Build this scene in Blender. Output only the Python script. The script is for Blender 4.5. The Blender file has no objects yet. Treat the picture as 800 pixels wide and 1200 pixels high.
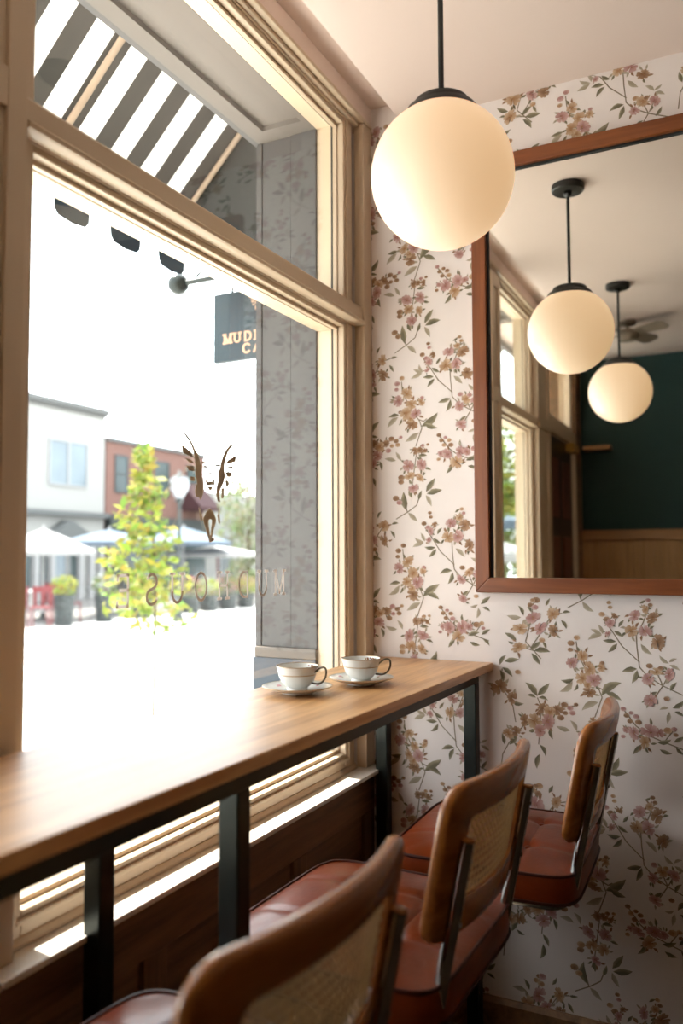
import bpy, bmesh, math, random
import numpy as np
from mathutils import Vector, Matrix
random.seed(7)
S = bpy.context.scene
COL = S.collection
PI = math.pi
# ------------------------------------------------------------------ camera, sky, sun, exposure
cam = bpy.data.cameras.new('camera'); camo = bpy.data.objects.new('camera', cam); COL.objects.link(camo)
cam.sensor_fit = 'VERTICAL'; cam.sensor_height = 36.0; cam.lens = 960.83 / 1200 * 36.0
cam.clip_start = 0.05; cam.clip_end = 300
yaw, pitch, roll = -0.465996, 0.0547114, -0.0039486
fw = Vector((math.sin(yaw) * math.cos(pitch), math.cos(yaw) * math.cos(pitch), math.sin(pitch)))
r0 = Vector((math.cos(yaw), -math.sin(yaw), 0)); u0 = r0.cross(fw)
rr = r0 * math.cos(roll) + u0 * math.sin(roll); uu = -r0 * math.sin(roll) + u0 * math.cos(roll)
camo.matrix_world = Matrix(((rr.x, uu.x, -fw.x, 1.093), (rr.y, uu.y, -fw.y, -2.4), (rr.z, uu.z, -fw.z, 1.375), (0, 0, 0, 1)))
cam.dof.use_dof = True; cam.dof.focus_distance = 2.15; cam.dof.aperture_fstop = 2.0
S.camera = camo
S.view_settings.view_transform = 'Standard'; S.view_settings.look = 'None'
S.view_settings.gamma = 1.0; S.view_settings.use_curve_mapping = False
S.view_settings.exposure = -0.20
W = bpy.data.worlds.new('sky'); S.world = W; W.use_nodes = True
bg = W.node_tree.nodes['Background']; bg.inputs[0].default_value = (0.93, 0.965, 1.0, 1); bg.inputs[1].default_value = 7.5
def light(name, kind, loc, energy, color, size=None, look=None, sizey=None):
    l = bpy.data.lights.new(name, kind); l.energy = energy; l.color = color
    if kind == 'AREA':
        l.size = size
        if sizey: l.shape = 'RECTANGLE'; l.size_y = sizey
    elif kind == 'POINT': l.shadow_soft_size = size
    o = bpy.data.objects.new(name, l); COL.objects.link(o); o.location = loc
    if look: o.rotation_euler = Vector(look).to_track_quat('-Z', 'Y').to_euler()
    return o
sun = light('sun', 'SUN', (0, 0, 20), 24.0, (1.0, 0.94, 0.84), look=(0.42, -0.05, -0.74)); sun.data.angle = 0.01
# warm fill light added deeper in the room, standing in for unseen lamps
light('room_fill', 'AREA', (4.5, -2.9, 2.70), 6, (1.0, 0.70, 0.42), 1.6, (0, 0, -1), 1.6)

# ------------------------------------------------------------------ materials
def nt(name):
    m = bpy.data.materials.new(name); m.use_nodes = True
    t = m.node_tree; return m, t, t.nodes['Principled BSDF']
def plain(name, c, rough=0.5, metal=0.0, var=0.08, scale=8.0, bump=0.0, spec=0.5, coat=0.0):
    m, t, b = nt(name); N = t.nodes; L = t.links
    b.inputs['Roughness'].default_value = rough; b.inputs['Metallic'].default_value = metal
    b.inputs['Specular IOR Level'].default_value = spec; b.inputs['Coat Weight'].default_value = coat
    tc = N.new('ShaderNodeTexCoord'); n = N.new('ShaderNodeTexNoise'); n.inputs['Scale'].default_value = scale; n.inputs['Detail'].default_value = 5
    L.new(tc.outputs['Object'], n.inputs['Vector'])
    r = N.new('ShaderNodeValToRGB'); e = r.color_ramp.elements
    e[0].position = .3; e[1].position = .7
    e[0].color = tuple(max(0, v * (1 - var)) for v in c) + (1,); e[1].color = tuple(min(1, v * (1 + var)) for v in c) + (1,)
    L.new(n.outputs['Fac'], r.inputs[0]); L.new(r.outputs[0], b.inputs['Base Color'])
    if bump:
        bp = N.new('ShaderNodeBump'); bp.inputs['Strength'].default_value = bump; bp.inputs['Distance'].default_value = 0.002
        n2 = N.new('ShaderNodeTexNoise'); n2.inputs['Scale'].default_value = scale * 12; n2.inputs['Detail'].default_value = 4
        L.new(tc.outputs['Object'], n2.inputs['Vector']); L.new(n2.outputs['Fac'], bp.inputs['Height']); L.new(bp.outputs[0], b.inputs['Normal'])
    return m
def wood(name, dark, light_, axis=1, rough=0.4, scale=1.0, coat=0.0, spec=0.5, crough=.15):
    m, t, b = nt(name); N = t.nodes; L = t.links
    b.inputs['Roughness'].default_value = rough; b.inputs['Coat Weight'].default_value = coat; b.inputs['Coat Roughness'].default_value = crough
    b.inputs['Specular IOR Level'].default_value = spec
    tc = N.new('ShaderNodeTexCoord'); mp = N.new('ShaderNodeMapping')
    sc = [16 * scale] * 3; sc[axis] = 1.1 * scale; mp.inputs['Scale'].default_value = sc
    L.new(tc.outputs['Object'], mp.inputs['Vector'])
    n = N.new('ShaderNodeTexNoise'); n.inputs['Scale'].default_value = 1.6; n.inputs['Detail'].default_value = 8; n.inputs['Distortion'].default_value = .8
    L.new(mp.outputs[0], n.inputs['Vector'])
    n2 = N.new('ShaderNodeTexNoise'); n2.inputs['Scale'].default_value = 9; n2.inputs['Detail'].default_value = 4
    L.new(mp.outputs[0], n2.inputs['Vector'])
    mx = N.new('ShaderNodeMath'); mx.operation = 'MULTIPLY_ADD'; mx.inputs[1].default_value = .35
    L.new(n2.outputs['Fac'], mx.inputs[0]); L.new(n.outputs['Fac'], mx.inputs[2])
    r = N.new('ShaderNodeValToRGB'); e = r.color_ramp.elements; e[0].position = .48; e[1].position = .86
    e[0].color = dark + (1,); e[1].color = light_ + (1,)
    L.new(mx.outputs[0], r.inputs[0]); L.new(r.outputs[0], b.inputs['Base Color'])
    bp = N.new('ShaderNodeBump'); bp.inputs['Strength'].default_value = .12; bp.inputs['Distance'].default_value = .001
    L.new(mx.outputs[0], bp.inputs['Height']); L.new(bp.outputs[0], b.inputs['Normal'])
    return m
def emit_glow(name, c, e, strength):
    m, t, b = nt(name); b.inputs['Base Color'].default_value = c + (1,); b.inputs['Roughness'].default_value = .35
    b.inputs['Emission Color'].default_value = e + (1,); b.inputs['Emission Strength'].default_value = strength
    return m
def glass_mat(name, gain=1.0):
    m = bpy.data.materials.new(name); m.use_nodes = True; t = m.node_tree; N = t.nodes; L = t.links
    for n in list(N):
        if n.type == 'BSDF_PRINCIPLED': N.remove(n)
    out = N['Material Output']; tr = N.new('ShaderNodeBsdfTransparent'); gl = N.new('ShaderNodeBsdfGlossy'); mx = N.new('ShaderNodeMixShader')
    tr.inputs[0].default_value = (.97, .985, .98, 1); gl.inputs['Roughness'].default_value = 0.0; gl.inputs[0].default_value = (.95, .97, .97, 1)
    lw = N.new('ShaderNodeLayerWeight'); lw.inputs['Blend'].default_value = .5          # Schlick reflectance, alike from both sides
    pw = N.new('ShaderNodeMath'); pw.operation = 'POWER'; pw.inputs[1].default_value = 5; L.new(lw.outputs['Facing'], pw.inputs[0])
    mu = N.new('ShaderNodeMath'); mu.operation = 'MULTIPLY_ADD'; mu.inputs[1].default_value = .96 * gain; mu.inputs[2].default_value = .04 * gain; mu.use_clamp = True
    L.new(pw.outputs[0], mu.inputs[0])
    L.new(mu.outputs[0], mx.inputs[0]); L.new(tr.outputs[0], mx.inputs[1]); L.new(gl.outputs[0], mx.inputs[2]); L.new(mx.outputs[0], out.inputs[0])
    return m
def fabric_mat(name, c, trans):
    m = bpy.data.materials.new(name); m.use_nodes = True; t = m.node_tree; N = t.nodes; L = t.links
    for n in list(N):
        if n.type == 'BSDF_PRINCIPLED': N.remove(n)
    out = N['Material Output']; d = N.new('ShaderNodeBsdfDiffuse'); tl = N.new('ShaderNodeBsdfTranslucent'); mx = N.new('ShaderNodeMixShader')
    tc = N.new('ShaderNodeTexCoord'); n = N.new('ShaderNodeTexNoise'); n.inputs['Scale'].default_value = 14
    r = N.new('ShaderNodeValToRGB'); e = r.color_ramp.elements; e[0].color = tuple(v * .92 for v in c) + (1,); e[1].color = tuple(min(1, v * 1.05) for v in c) + (1,)
    L.new(tc.outputs['Object'], n.inputs['Vector']); L.new(n.outputs['Fac'], r.inputs[0])
    L.new(r.outputs[0], d.inputs[0]); L.new(r.outputs[0], tl.inputs[0])
    mx.inputs[0].default_value = trans; L.new(d.outputs[0], mx.inputs[1]); L.new(tl.outputs[0], mx.inputs[2]); L.new(mx.outputs[0], out.inputs[0])
    return m
def attr_mat(name, rough=.8, spec=.3, trans=0.0):
    m, t, b = nt(name); a = t.nodes.new('ShaderNodeAttribute'); a.attribute_name = 'Col'
    t.links.new(a.outputs['Color'], b.inputs['Base Color']); b.inputs['Roughness'].default_value = rough; b.inputs['Specular IOR Level'].default_value = spec
    if trans:
        tl = t.nodes.new('ShaderNodeBsdfTranslucent'); mx = t.nodes.new('ShaderNodeMixShader'); mx.inputs[0].default_value = trans
        t.links.new(a.outputs['Color'], tl.inputs[0]); t.links.new(b.outputs[0], mx.inputs[1]); t.links.new(tl.outputs[0], mx.inputs[2])
        t.links.new(mx.outputs[0], t.nodes['Material Output'].inputs[0])
    return m
def brick_mat(name, c1, c2, mortar):
    m, t, b = nt(name); N = t.nodes; L = t.links
    tc = N.new('ShaderNodeTexCoord'); sp = N.new('ShaderNodeSeparateXYZ'); cb = N.new('ShaderNodeCombineXYZ'); br = N.new('ShaderNodeTexBrick')
    L.new(tc.outputs['Object'], sp.inputs[0]); L.new(sp.outputs['Y'], cb.inputs['X']); L.new(sp.outputs['Z'], cb.inputs['Y']); L.new(cb.outputs[0], br.inputs['Vector'])
    br.inputs['Scale'].default_value = 4.4; br.inputs['Color1'].default_value = c1 + (1,); br.inputs['Color2'].default_value = c2 + (1,); br.inputs['Mortar'].default_value = mortar + (1,)
    L.new(br.outputs[0], b.inputs['Base Color']); b.inputs['Roughness'].default_value = .9
    return m

M = {}
M['trim'] = plain('cream_trim_paint', (.60, .465, .325), .42, var=.03, scale=3)
M['sill'] = plain('white_sill_paint', (.80, .75, .68), .25, var=.02, coat=.5)
M['ceiling'] = plain('ceiling_paint', (.72, .585, .51), .8, var=.015, scale=2)
M['wallpaper'] = plain('wallpaper_ground', (.74, .66, .62), .75, var=.025, scale=5)
M['warm_wall'] = plain('warm_wall_paint', (.62, .52, .42), .8, var=.02)
M['green'] = plain('dark_green_paint', (.006, .036, .034), .7, var=.12, scale=2)
M['print'] = attr_mat('wallpaper_ink', .8, .2)
M['oak'] = wood('oak_counter', (.42, .195, .062), (.70, .40, .165), 1, .42, 1.0, spec=.5, coat=.42, crough=.34)
M['walnut'] = wood('walnut_panel', (.15, .078, .032), (.30, .155, .066), 1, .45, 1.0)
M['walnut_up'] = wood('walnut_panel_upright', (.15, .078, .032), (.29, .15, .062), 2, .45, 1.0)
M['mirror_wood_h'] = wood('mirror_frame_wood', (.14, .034, .008), (.23, .068, .017), 0, .35, 1.2)
M['mirror_wood_v'] = wood('mirror_frame_wood_upright', (.14, .034, .008), (.23, .068, .017), 2, .35, 1.2)
M['stool_wood'] = wood('stool_beech', (.21, .060, .009), (.37, .125, .023), 1, .26, .8, coat=.22)
M['floor'] = wood('floor_board_wood', (.040, .024, .013), (.085, .052, .028), 0, .45, .8)
M['beadboard'] = wood('beadboard_pine', (.36, .18, .055), (.52, .28, .10), 2, .45, .8)
M['pine_h'] = wood('pine_cap', (.27, .115, .035), (.38, .18, .062), 0, .4, .8)
M['black'] = plain('black_metal', (.010, .011, .010), .42, var=.1)
M['steel'] = plain('dark_steel', (.020, .026, .024), .30, .6, var=.2, scale=12)
M['tube'] = plain('dark_chrome', (.46, .47, .45), .08, 1.0, var=.06)
M['leather'] = plain('cognac_leather', (.165, .027, .005), .30, var=.22, scale=9, bump=.25, spec=.24, coat=.05)
M['piping'] = plain('leather_piping', (.05, .010, .005), .5, var=.1, spec=.25)
M['cane'] = plain('woven_cane', (.44, .27, .105), .5, var=.15, scale=60)
M['china'] = plain('white_china', (.74, .73, .69), .12, var=.01, spec=.6)
M['gilt'] = plain('gilt_band', (.45, .30, .15), .3, .3, var=.1)
M['handle'] = plain('dark_gilt', (.10, .075, .045), .3, .5, var=.1)
M['china_print'] = attr_mat('china_print', .3, .4)
M['globe'] = emit_glow('opal_globe', (.62, .57, .50), (1.0, .62, .31), .74)
M['glass'] = glass_mat('window_glass', 1.0)
M['vinyl'] = fabric_mat('brown_vinyl', (.46, .36, .25), .07)
M['letter'] = fabric_mat('frosted_vinyl', (.66, .59, .54), .17)
M['mirror'], _t, _b = nt('mirror_silver'); _b.inputs['Metallic'].default_value = 1; _b.inputs['Roughness'].default_value = 0.012; _b.inputs['Base Color'].default_value = (.86, .87, .83, 1)
M['grey_paint'] = plain('grey_exterior_paint', (.070, .067, .066), .7, var=.05, scale=4)
M['soffit'] = plain('soffit_paint', (.135, .115, .098), .75, var=.03)
M['blue_base'] = plain('slate_blue_base', (.04, .055, .075), .6, var=.1)
M['awn_white'] = fabric_mat('awning_white_canvas', (.80, .79, .76), .45)
M['awn_dark'] = fabric_mat('awning_charcoal_canvas', (.13, .125, .115), .22)
M['awn_blue'] = fabric_mat('awning_scallop_canvas', (.09, .125, .155), .22)
M['rafter'] = plain('awning_rafter', (.62, .47, .34), .5, var=.05)
M['sign'] = plain('sign_board', (.007, .024, .032), .5, var=.25, scale=5)
M['gold'] = plain('sign_gold_paint', (.62, .36, .22), .6, var=.1)
M['paving'] = plain('pale_concrete', (.66, .65, .62), .9, var=.03, scale=1)
M['patio'] = plain('shade_grey_paving', (.13, .125, .12), .9, var=.08, scale=2)  # dark paving tone, with the shade below the facades put into its colour
M['asphalt'] = plain('sunlit_road', (.60, .60, .59), .9, var=.03, scale=1)
M['cream_wall'] = plain('cream_render', (.25, .25, .24), .9, var=.03)
M['lintel'] = plain('grey_stone', (.085, .09, .09), .9, var=.05)
M['brick'] = brick_mat('red_brick', (.125, .058, .045), (.145, .070, .054), (.15, .10, .085))
M['far_dark'] = plain('dark_shopfront', (.012, .018, .019), .4, var=.2)
M['far_glass'] = plain('far_window_glass', (.13, .165, .19), .2, var=.1, scale=1)
M['far_dark_glass'] = plain('dark_window_glass', (.018, .034, .036), .2, var=.2, scale=1)
M['far_white'] = plain('white_woodwork', (.26, .26, .26), .7, var=.03)
M['maroon'] = plain('maroon_canvas', (.045, .014, .016), .8, var=.1)
M['umb_white'] = fabric_mat('white_umbrella_canvas', (.48, .48, .48), .35)
M['umb_blue'] = fabric_mat('pale_blue_umbrella_canvas', (.20, .245, .30), .35)
M['red'] = plain('red_metal', (.11, .006, .009), .5, var=.1)
M['planter'] = plain('dark_planter', (.020, .027, .028), .6, var=.1)
M['leaf'] = attr_mat('leaf_green', .6, .3, .35)
M['bark'] = plain('bark', (.10, .075, .05), .9, var=.2)
M['lamp_glass'] = plain('lantern_glass', (.22, .24, .26), .3, var=.03)
M['fan'] = plain('fan_taupe', (.24, .19, .14), .5, var=.1)
M['brass'] = plain('brass', (.50, .30, .07), .3, .8, var=.1)
M['door'] = wood('dark_door', (.012, .008, .006), (.03, .018, .012), 2, .4)
M['door_red'] = wood('red_door_panel', (.10, .030, .018), (.16, .055, .03), 2, .4)
M['rubber'] = plain('black_rubber', (.012, .012, .012), .7, var=.1)

# ------------------------------------------------------------------ mesh helpers
class MB:
    def __init__(s): s.v = []; s.f = []; s.c = []
    def add(s, vs, fs, col=None):
        n = len(s.v); s.v += [tuple(p) for p in vs]; s.f += [tuple(i + n for i in f) for f in fs]
        if col is not None: s.c += (col if isinstance(col, list) else [col] * len(vs))
        return s
    def box(s, x0, x1, y0, y1, z0, z1):
        return s.add([(x0, y0, z0), (x1, y0, z0), (x1, y1, z0), (x0, y1, z0), (x0, y0, z1), (x1, y0, z1), (x1, y1, z1), (x0, y1, z1)],
                     [(0, 3, 2, 1), (4, 5, 6, 7), (0, 1, 5, 4), (1, 2, 6, 5), (2, 3, 7, 6), (3, 0, 4, 7)])
    def prism(s, poly, axis, a, b):
        n = len(poly)
        def P(p, h):
            q = list(p); q.insert(axis, h); return tuple(q)
        vs = [P(p, a) for p in poly] + [P(p, b) for p in poly]
        fs = [tuple(range(n - 1, -1, -1)), tuple(range(n, 2 * n))] + [(i, (i + 1) % n, n + (i + 1) % n, n + i) for i in range(n)]
        return s.add(vs, fs)
    def lathe(s, prof, n=32, c=(0, 0, 0), col=None, caps=True):
        vs = []; fs = []; m = len(prof)
        for k in range(n):
            a = 2 * PI * k / n
            for r, z in prof: vs.append((c[0] + r * math.cos(a), c[1] + r * math.sin(a), c[2] + z))
        for k in range(n):
            k2 = (k + 1) % n
            for j in range(m - 1): fs.append((k * m + j, k2 * m + j, k2 * m + j + 1, k * m + j + 1))
        if caps and prof[0][0] > 1e-6: fs.append(tuple(k * m for k in range(n - 1, -1, -1)))
        if caps and prof[-1][0] > 1e-6: fs.append(tuple(k * m + m - 1 for k in range(n)))
        return s.add(vs, fs, col)
    def tube(s, path, r, n=10, closed=False, col=None):
        P = [Vector(p) for p in path]; m = len(P); vs = []; fs = []
        rad = r if isinstance(r, (list, tuple)) else [r] * m
        T = []
        for i in range(m):
            a = P[(i - 1) % m] if closed or i > 0 else P[i]; b = P[(i + 1) % m] if closed or i < m - 1 else P[i]
            T.append((b - a).normalized())
        up = Vector((0, 0, 1)) if abs(T[0].z) < .9 else Vector((1, 0, 0))
        N_ = T[0].cross(up).normalized()
        for i in range(m):
            N_ = (N_ - T[i] * N_.dot(T[i])).normalized(); B = T[i].cross(N_)
            for k in range(n):
                a = 2 * PI * k / n; vs.append(P[i] + (N_ * math.cos(a) + B * math.sin(a)) * rad[i])
        for i in range(m if closed else m - 1):
            j = (i + 1) % m
            for k in range(n): fs.append((i * n + k, i * n + (k + 1) % n, j * n + (k + 1) % n, j * n + k))
        if not closed: fs += [tuple(range(n - 1, -1, -1)), tuple((m - 1) * n + k for k in range(n))]
        return s.add(vs, fs, col)
    def disc_poly(s, pts, col=None): return s.add(pts, [tuple(range(len(pts)))], col)
    def build(s, name, mat, parent=None, smooth=None, bevel=0.0, kind=None, loc=(0, 0, 0), label=None):
        base = Vector((0, 0, 0)); p = parent
        while p is not None: base += p.location; p = p.parent
        base += Vector(loc)
        me = bpy.data.meshes.new(name); me.from_pydata([tuple(Vector(v) - base) for v in s.v], [], s.f); me.update()
        bm = bmesh.new(); bm.from_mesh(me)
        if not s.c: bmesh.ops.recalc_face_normals(bm, faces=bm.faces)
        bm.to_mesh(me); bm.free()
        if s.c:
            ca = me.color_attributes.new('Col', 'FLOAT_COLOR', 'POINT')
            ca.data.foreach_set('color', np.array([tuple(c) + (1,) if len(c) == 3 else c for c in s.c], dtype=np.float32).ravel())
        me.materials.append(mat)
        if smooth is not None:
            me.polygons.foreach_set('use_smooth', [True] * len(me.polygons)); me.set_sharp_from_angle(angle=math.radians(smooth))
        o = bpy.data.objects.new(name, me); COL.objects.link(o); o.location = loc
        if parent: o.parent = parent
        if bevel:
            md = o.modifiers.new('bevel', 'BEVEL'); md.width = bevel; md.segments = 2; md.limit_method = 'ANGLE'
        if kind: o['kind'] = kind
        if label: o['label'] = label
        return o
def tag(o, label=None, cat=None, group=None, kind=None):
    if label: o['label'] = label
    if cat: o['category'] = cat
    if group: o['group'] = group
    if kind: o['kind'] = kind
    return o
def thing(name, loc, label, cat, group=None):
    o = bpy.data.objects.new(name, None); o.empty_display_size = .1; COL.objects.link(o); o.location = loc
    return tag(o, label, cat, group)
def copy_tree(o, parent=None):
    c = o.copy(); COL.objects.link(c)
    if parent: c.parent = parent
    for ch in list(o.children): copy_tree(ch, c)
    return c
def bez(pts, r, n=6):
    """polyline with rounded corners of radius r"""
    out = [Vector(pts[0])]
    for i in range(1, len(pts) - 1):
        a, b, c = Vector(pts[i - 1]), Vector(pts[i]), Vector(pts[i + 1])
        p = b + (a - b).normalized() * min(r, (a - b).length * .49); q = b + (c - b).normalized() * min(r, (c - b).length * .49)
        for k in range(n + 1):
            t = k / n; out.append((1 - t) ** 2 * p + 2 * t * (1 - t) * b + t * t * q)
    out.append(Vector(pts[-1])); return out
# ------------------------------------------------------------------ room shell
XR, YB, ZC = 6.0, -3.634, 2.774          # right wall, back wall, ceiling
st = lambda o: tag(o, kind='structure')
fl = st(MB().box(-.33, XR + .1, YB - .1, .1, -.12, -.012).build('floor', M['rubber']))
k = 0
for i in range(31):                       # floor boards run along x
    y0 = YB + i * .1175; y1 = min(y0 + .1155, -.001)
    cut = 1.1 + (i * 1.37) % 2.1
    for a, b in ((.003, cut - .001), (cut + .001, XR)):
        MB().box(a, b, y0, y1, -.012, random.uniform(-.0012, 0)).build('floor_board', M['floor'], fl)
st(MB().box(.115, XR + .1, YB - .1, .1, ZC, ZC + .14).build('ceiling', M['ceiling']))
st(MB().box(-.33, .115, YB - .1, .1, 2.85, 2.914).build('trim_1', M['ceiling']))        # raised strip of ceiling along the window
wf = st(MB().box(-.10, XR + .1, 0, .1, 0, 2.914).build('wall_front', M['wallpaper']))
wb = st(MB().box(-.05, XR + .1, YB - .1, YB, 0, 2.914).build('wall_back', M['green']))
st(MB().box(XR, XR + .1, YB, 0, 0, ZC).build('wall_right', M['green']))
st(MB().box(.0, XR, -.016, 0, 0, .084).prism([(-.016, .084), (0, .084), (0, .096), (-.007, .096)], 0, 0, XR).build('baseboard_front', M['walnut']))
# back wall: beadboard wainscot under a broad cap
wn = st(MB().box(.0, XR, YB, YB + .012, 0, 1.482).build('trim_2', M['beadboard']))
b = MB(); x = .035
while x < XR - .05:
    b.box(x, x + .041, YB + .012, YB + .019, .13, 1.482); x += .0445
tag(b.build('beadboard', M['beadboard'], wn), kind='stuff')
MB().box(.0, XR, YB + .012, YB + .034, 1.482, 1.556).build('cap_board', M['pine_h'], wn, bevel=.003)
MB().box(.0, XR, YB + .012, YB + .030, 0, .13).build('skirting', M['pine_h'], wn, bevel=.003)
tag(MB().box(.03, .215, YB, YB + .11, 2.117, 2.147).build('wall_shelf', M['pine_h'], bevel=.003), 'short pine shelf on the dark green wall, seen in the mirror', 'shelf')

# window wall -------------------------------------------------------
FX = -.345                                  # outer face of the facade
wl = MB()
wl.box(FX, -.012, -2.60, 0, 0, .70)        # under both windows
wl.box(FX, 0, YB, -3.46, 0, 2.79)          # beyond the door
wl.box(FX, -.13, -.128, 0, .70, 2.79)       # corner pilaster core
wl = st(wl.build('wall_left', M['walnut']))
MB().box(FX, 0, YB, 0, 2.79, 2.914).build('header', M['ceiling'], wl)
# outer skin: facade above the windows and along the street
st(MB().box(FX - .02, FX, YB, 3.2, 2.75, 3.75).box(FX - .02, FX, -.128, 3.2, -.1, 2.75).box(FX - .02, FX, YB - 2.5, -3.46, -.1, 3.75).build('wall_outside', M['grey_paint']))
def panel_run(y0, y1, cuts):
    MB().box(-.012, 0, y0, y1, .585, .695).build('top_rail', M['walnut'], wl, bevel=.002)
    MB().box(-.012, 0, y0, y1, .0, .12).build('bottom_rail', M['walnut'], wl, bevel=.002)
    for c in cuts: MB().box(-.012, 0, c - .036, c + .036, .12, .585).build('panel_stile', M['walnut_up'], wl, bevel=.002)
panel_run(-2.60, -.002, (-2.56, -2.23, -1.645, -1.06, -.475, -.04))

def frame4(mb, x0, x1, y0, y1, z0, z1, wy0, wy1, wz0, wz1):
    """rectangular frame: opening y0..y1, z0..z1 with member widths"""
    mb.box(x0, x1, y0 - wy0, y0, z0 - wz0, z1 + wz1); mb.box(x0, x1, y1, y1 + wy1, z0 - wz0, z1 + wz1)
    mb.box(x0, x1, y0, y1, z0 - wz0, z0); mb.box(x0, x1, y0, y1, z1, z1 + wz1); return mb
FF, GXP = -.034, -.072                     # room face of the window frames, plane of the glass
def window(n, y0, y1, wl_, wr, corner):
    yA, yB = y0 - wl_, y1 + wr
    root = st(frame4(MB(), GXP + .002, FF, y0, y1, .778, 2.097, wl_, wr, .058, .05).build('window_%d' % n, M['trim'], bevel=.003))
    frame4(MB(), GXP + .002, FF, y0, y1, 2.190, 2.750, wl_, wr, .04, .045).build('transom_frame', M['trim'], root, bevel=.003)
    frame4(MB(), -.130, GXP - .006, y0, y1, .770, 2.090, wl_, wr, .07, .09).build('outer_frame', M['trim'], root, bevel=.002)
    frame4(MB(), -.130, GXP - .006, y0, y1, 2.190, 2.750, wl_, wr, .0, .06).build('outer_frame', M['trim'], root, bevel=.002)
    for z0, z1 in ((.778, 2.097), (2.190, 2.750)):
        frame4(MB(), GXP + .001, FF - .022, y0 + .008, y1 - .004, z0 + .010, z1 - .009, .008, .004, .010, .009).build('glazing_bead', M['trim'], root, bevel=.002)
        frame4(MB(), GXP - .005, GXP - .0002, y0 + .003, y1 - .003, z0 + .003, z1 - .003, .003, .003, .003, .003).build('gasket', M['rubber'], root)
        frame4(MB(), FF - .002, FF + .006, y0 - .014, y1 + .014, z0 - .012, z1 + .012, .010, .010, .010, .010).build('bead_moulding', M['trim'], root, bevel=.003)
        MB().box(GXP - .004, GXP, y0 + .001, y1 - .001, z0 + .001, z1 - .001).build('glass_pane', M['glass'], root)
    # transom bar with its rounded bead
    MB().prism([(FF, 2.176), (-.014, 2.176), (-.006, 2.168), (-.006, 2.130), (.002, 2.127), (.007, 2.121), (.004, 2.115), (-.004, 2.112), (FF, 2.112)], 1, yA, yB + (.014 if corner else 0)).build('transom_bar', M['trim'], root, smooth=25)
    MB().prism([(FF, .722), (FF + .010, .722), (FF + .010, .728), (FF + .003, .736), (FF, .736)], 1, yA, yB).build('rail_stop', M['trim'], root)
    MB().box(FF - .01, .040, yA - (.052 if corner else .01), yB + (.075 if corner else .0925), .708, .721).build('sill_board', M['sill'], root, bevel=.003)
    # outside reveal: soffit with a recessed panel
    MB().box(FX, -.130, yA, yB, 2.766, 2.784).build('soffit', M['soffit'], root)
    MB().box(FX, -.290, yA, yB, 2.750, 2.766).box(-.150, -.130, yA, yB, 2.750, 2.766).box(-.290, -.150, yA, y0 + .04, 2.750, 2.766).box(-.290, -.150, y1 - .07, yB, 2.750, 2.766).build('soffit_moulding', M['soffit'], root)
    MB().box(FX - .01, -.130, yA, yB, .66, .70).build('outside_sill', M['blue_base'], root)
    return root
w1 = window(1, -1.373, -.136, .045, .061, True)
w2 = window(2, -2.29, -1.61, .045, .045, False)
# casing at the corner and along the head of both windows
MB().box(FF, 0, -.059, -.0005, .721, 2.79).build('corner_casing', M['trim'], wl, bevel=.002)
MB().box(-.07, FF - .014, -.0745, -.0592, .721, 2.75).build('casing_groove', M['trim'], wl)
MB().box(-.06, -.016, -2.335, -.0592, 2.768, 2.792).build('head_casing', M['trim'], wl, bevel=.004)
MB().box(-.06, .006, -2.335, -.0005, 2.7785, 2.7915).build('head_moulding', M['trim'], wl, bevel=.004)
# panelled posts between the bays
def post(y0, y1, z1=2.757):
    p = MB().box(-.13, -.008, y0, y1, .70, z1).build('post', M['trim'], wl)
    MB().box(-.008, 0, y0, y0 + .042, .721, z1).build('post_stile', M['trim'], wl, bevel=.002)
    MB().box(-.008, 0, y1 - .042, y1, .721, z1).build('post_stile', M['trim'], wl, bevel=.002)
    for a, b_ in ((.721, .765), (2.128, 2.198), (2.69, z1)):
        MB().box(-.008, 0, y0 + .042, y1 - .042, a, b_).build('post_rail', M['trim'], wl, bevel=.002)
post(-1.5655, -1.418); post(-2.62, -2.3345)
MB().box(-.008, .010, -2.62, -2.3345, 2.12, 2.15).build('post_band', M['trim'], wl, bevel=.002)
# grey pilaster outside the corner: boards, corner strip and slate plinth
MB().box(FX, -.130, -.136, -.128, .70, 2.75).build('pilaster_skin', M['grey_paint'], wl)
MB().box(-.222, -.130, -.1435, -.136, 1.09, 2.75).build('pilaster_board', M['grey_paint'], wl, bevel=.002)
MB().box(-.332, -.2235, -.140, -.136, 1.09, 2.75).build('pilaster_board', M['grey_paint'], wl, bevel=.002)
MB().box(FX - .006, -.3335, -.143, -.128, 1.09, 2.75).build('corner_strip', M['grey_paint'], wl, bevel=.002)
MB().box(FX - .010, -.130, -.150, -.128, 1.055, 1.0895).build('pilaster_moulding', M['soffit'], wl, bevel=.003)
MB().box(FX - .012, -.130, -.152, -.128, -.1, 1.055).build('pilaster_plinth', M['blue_base'], wl)
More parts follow.
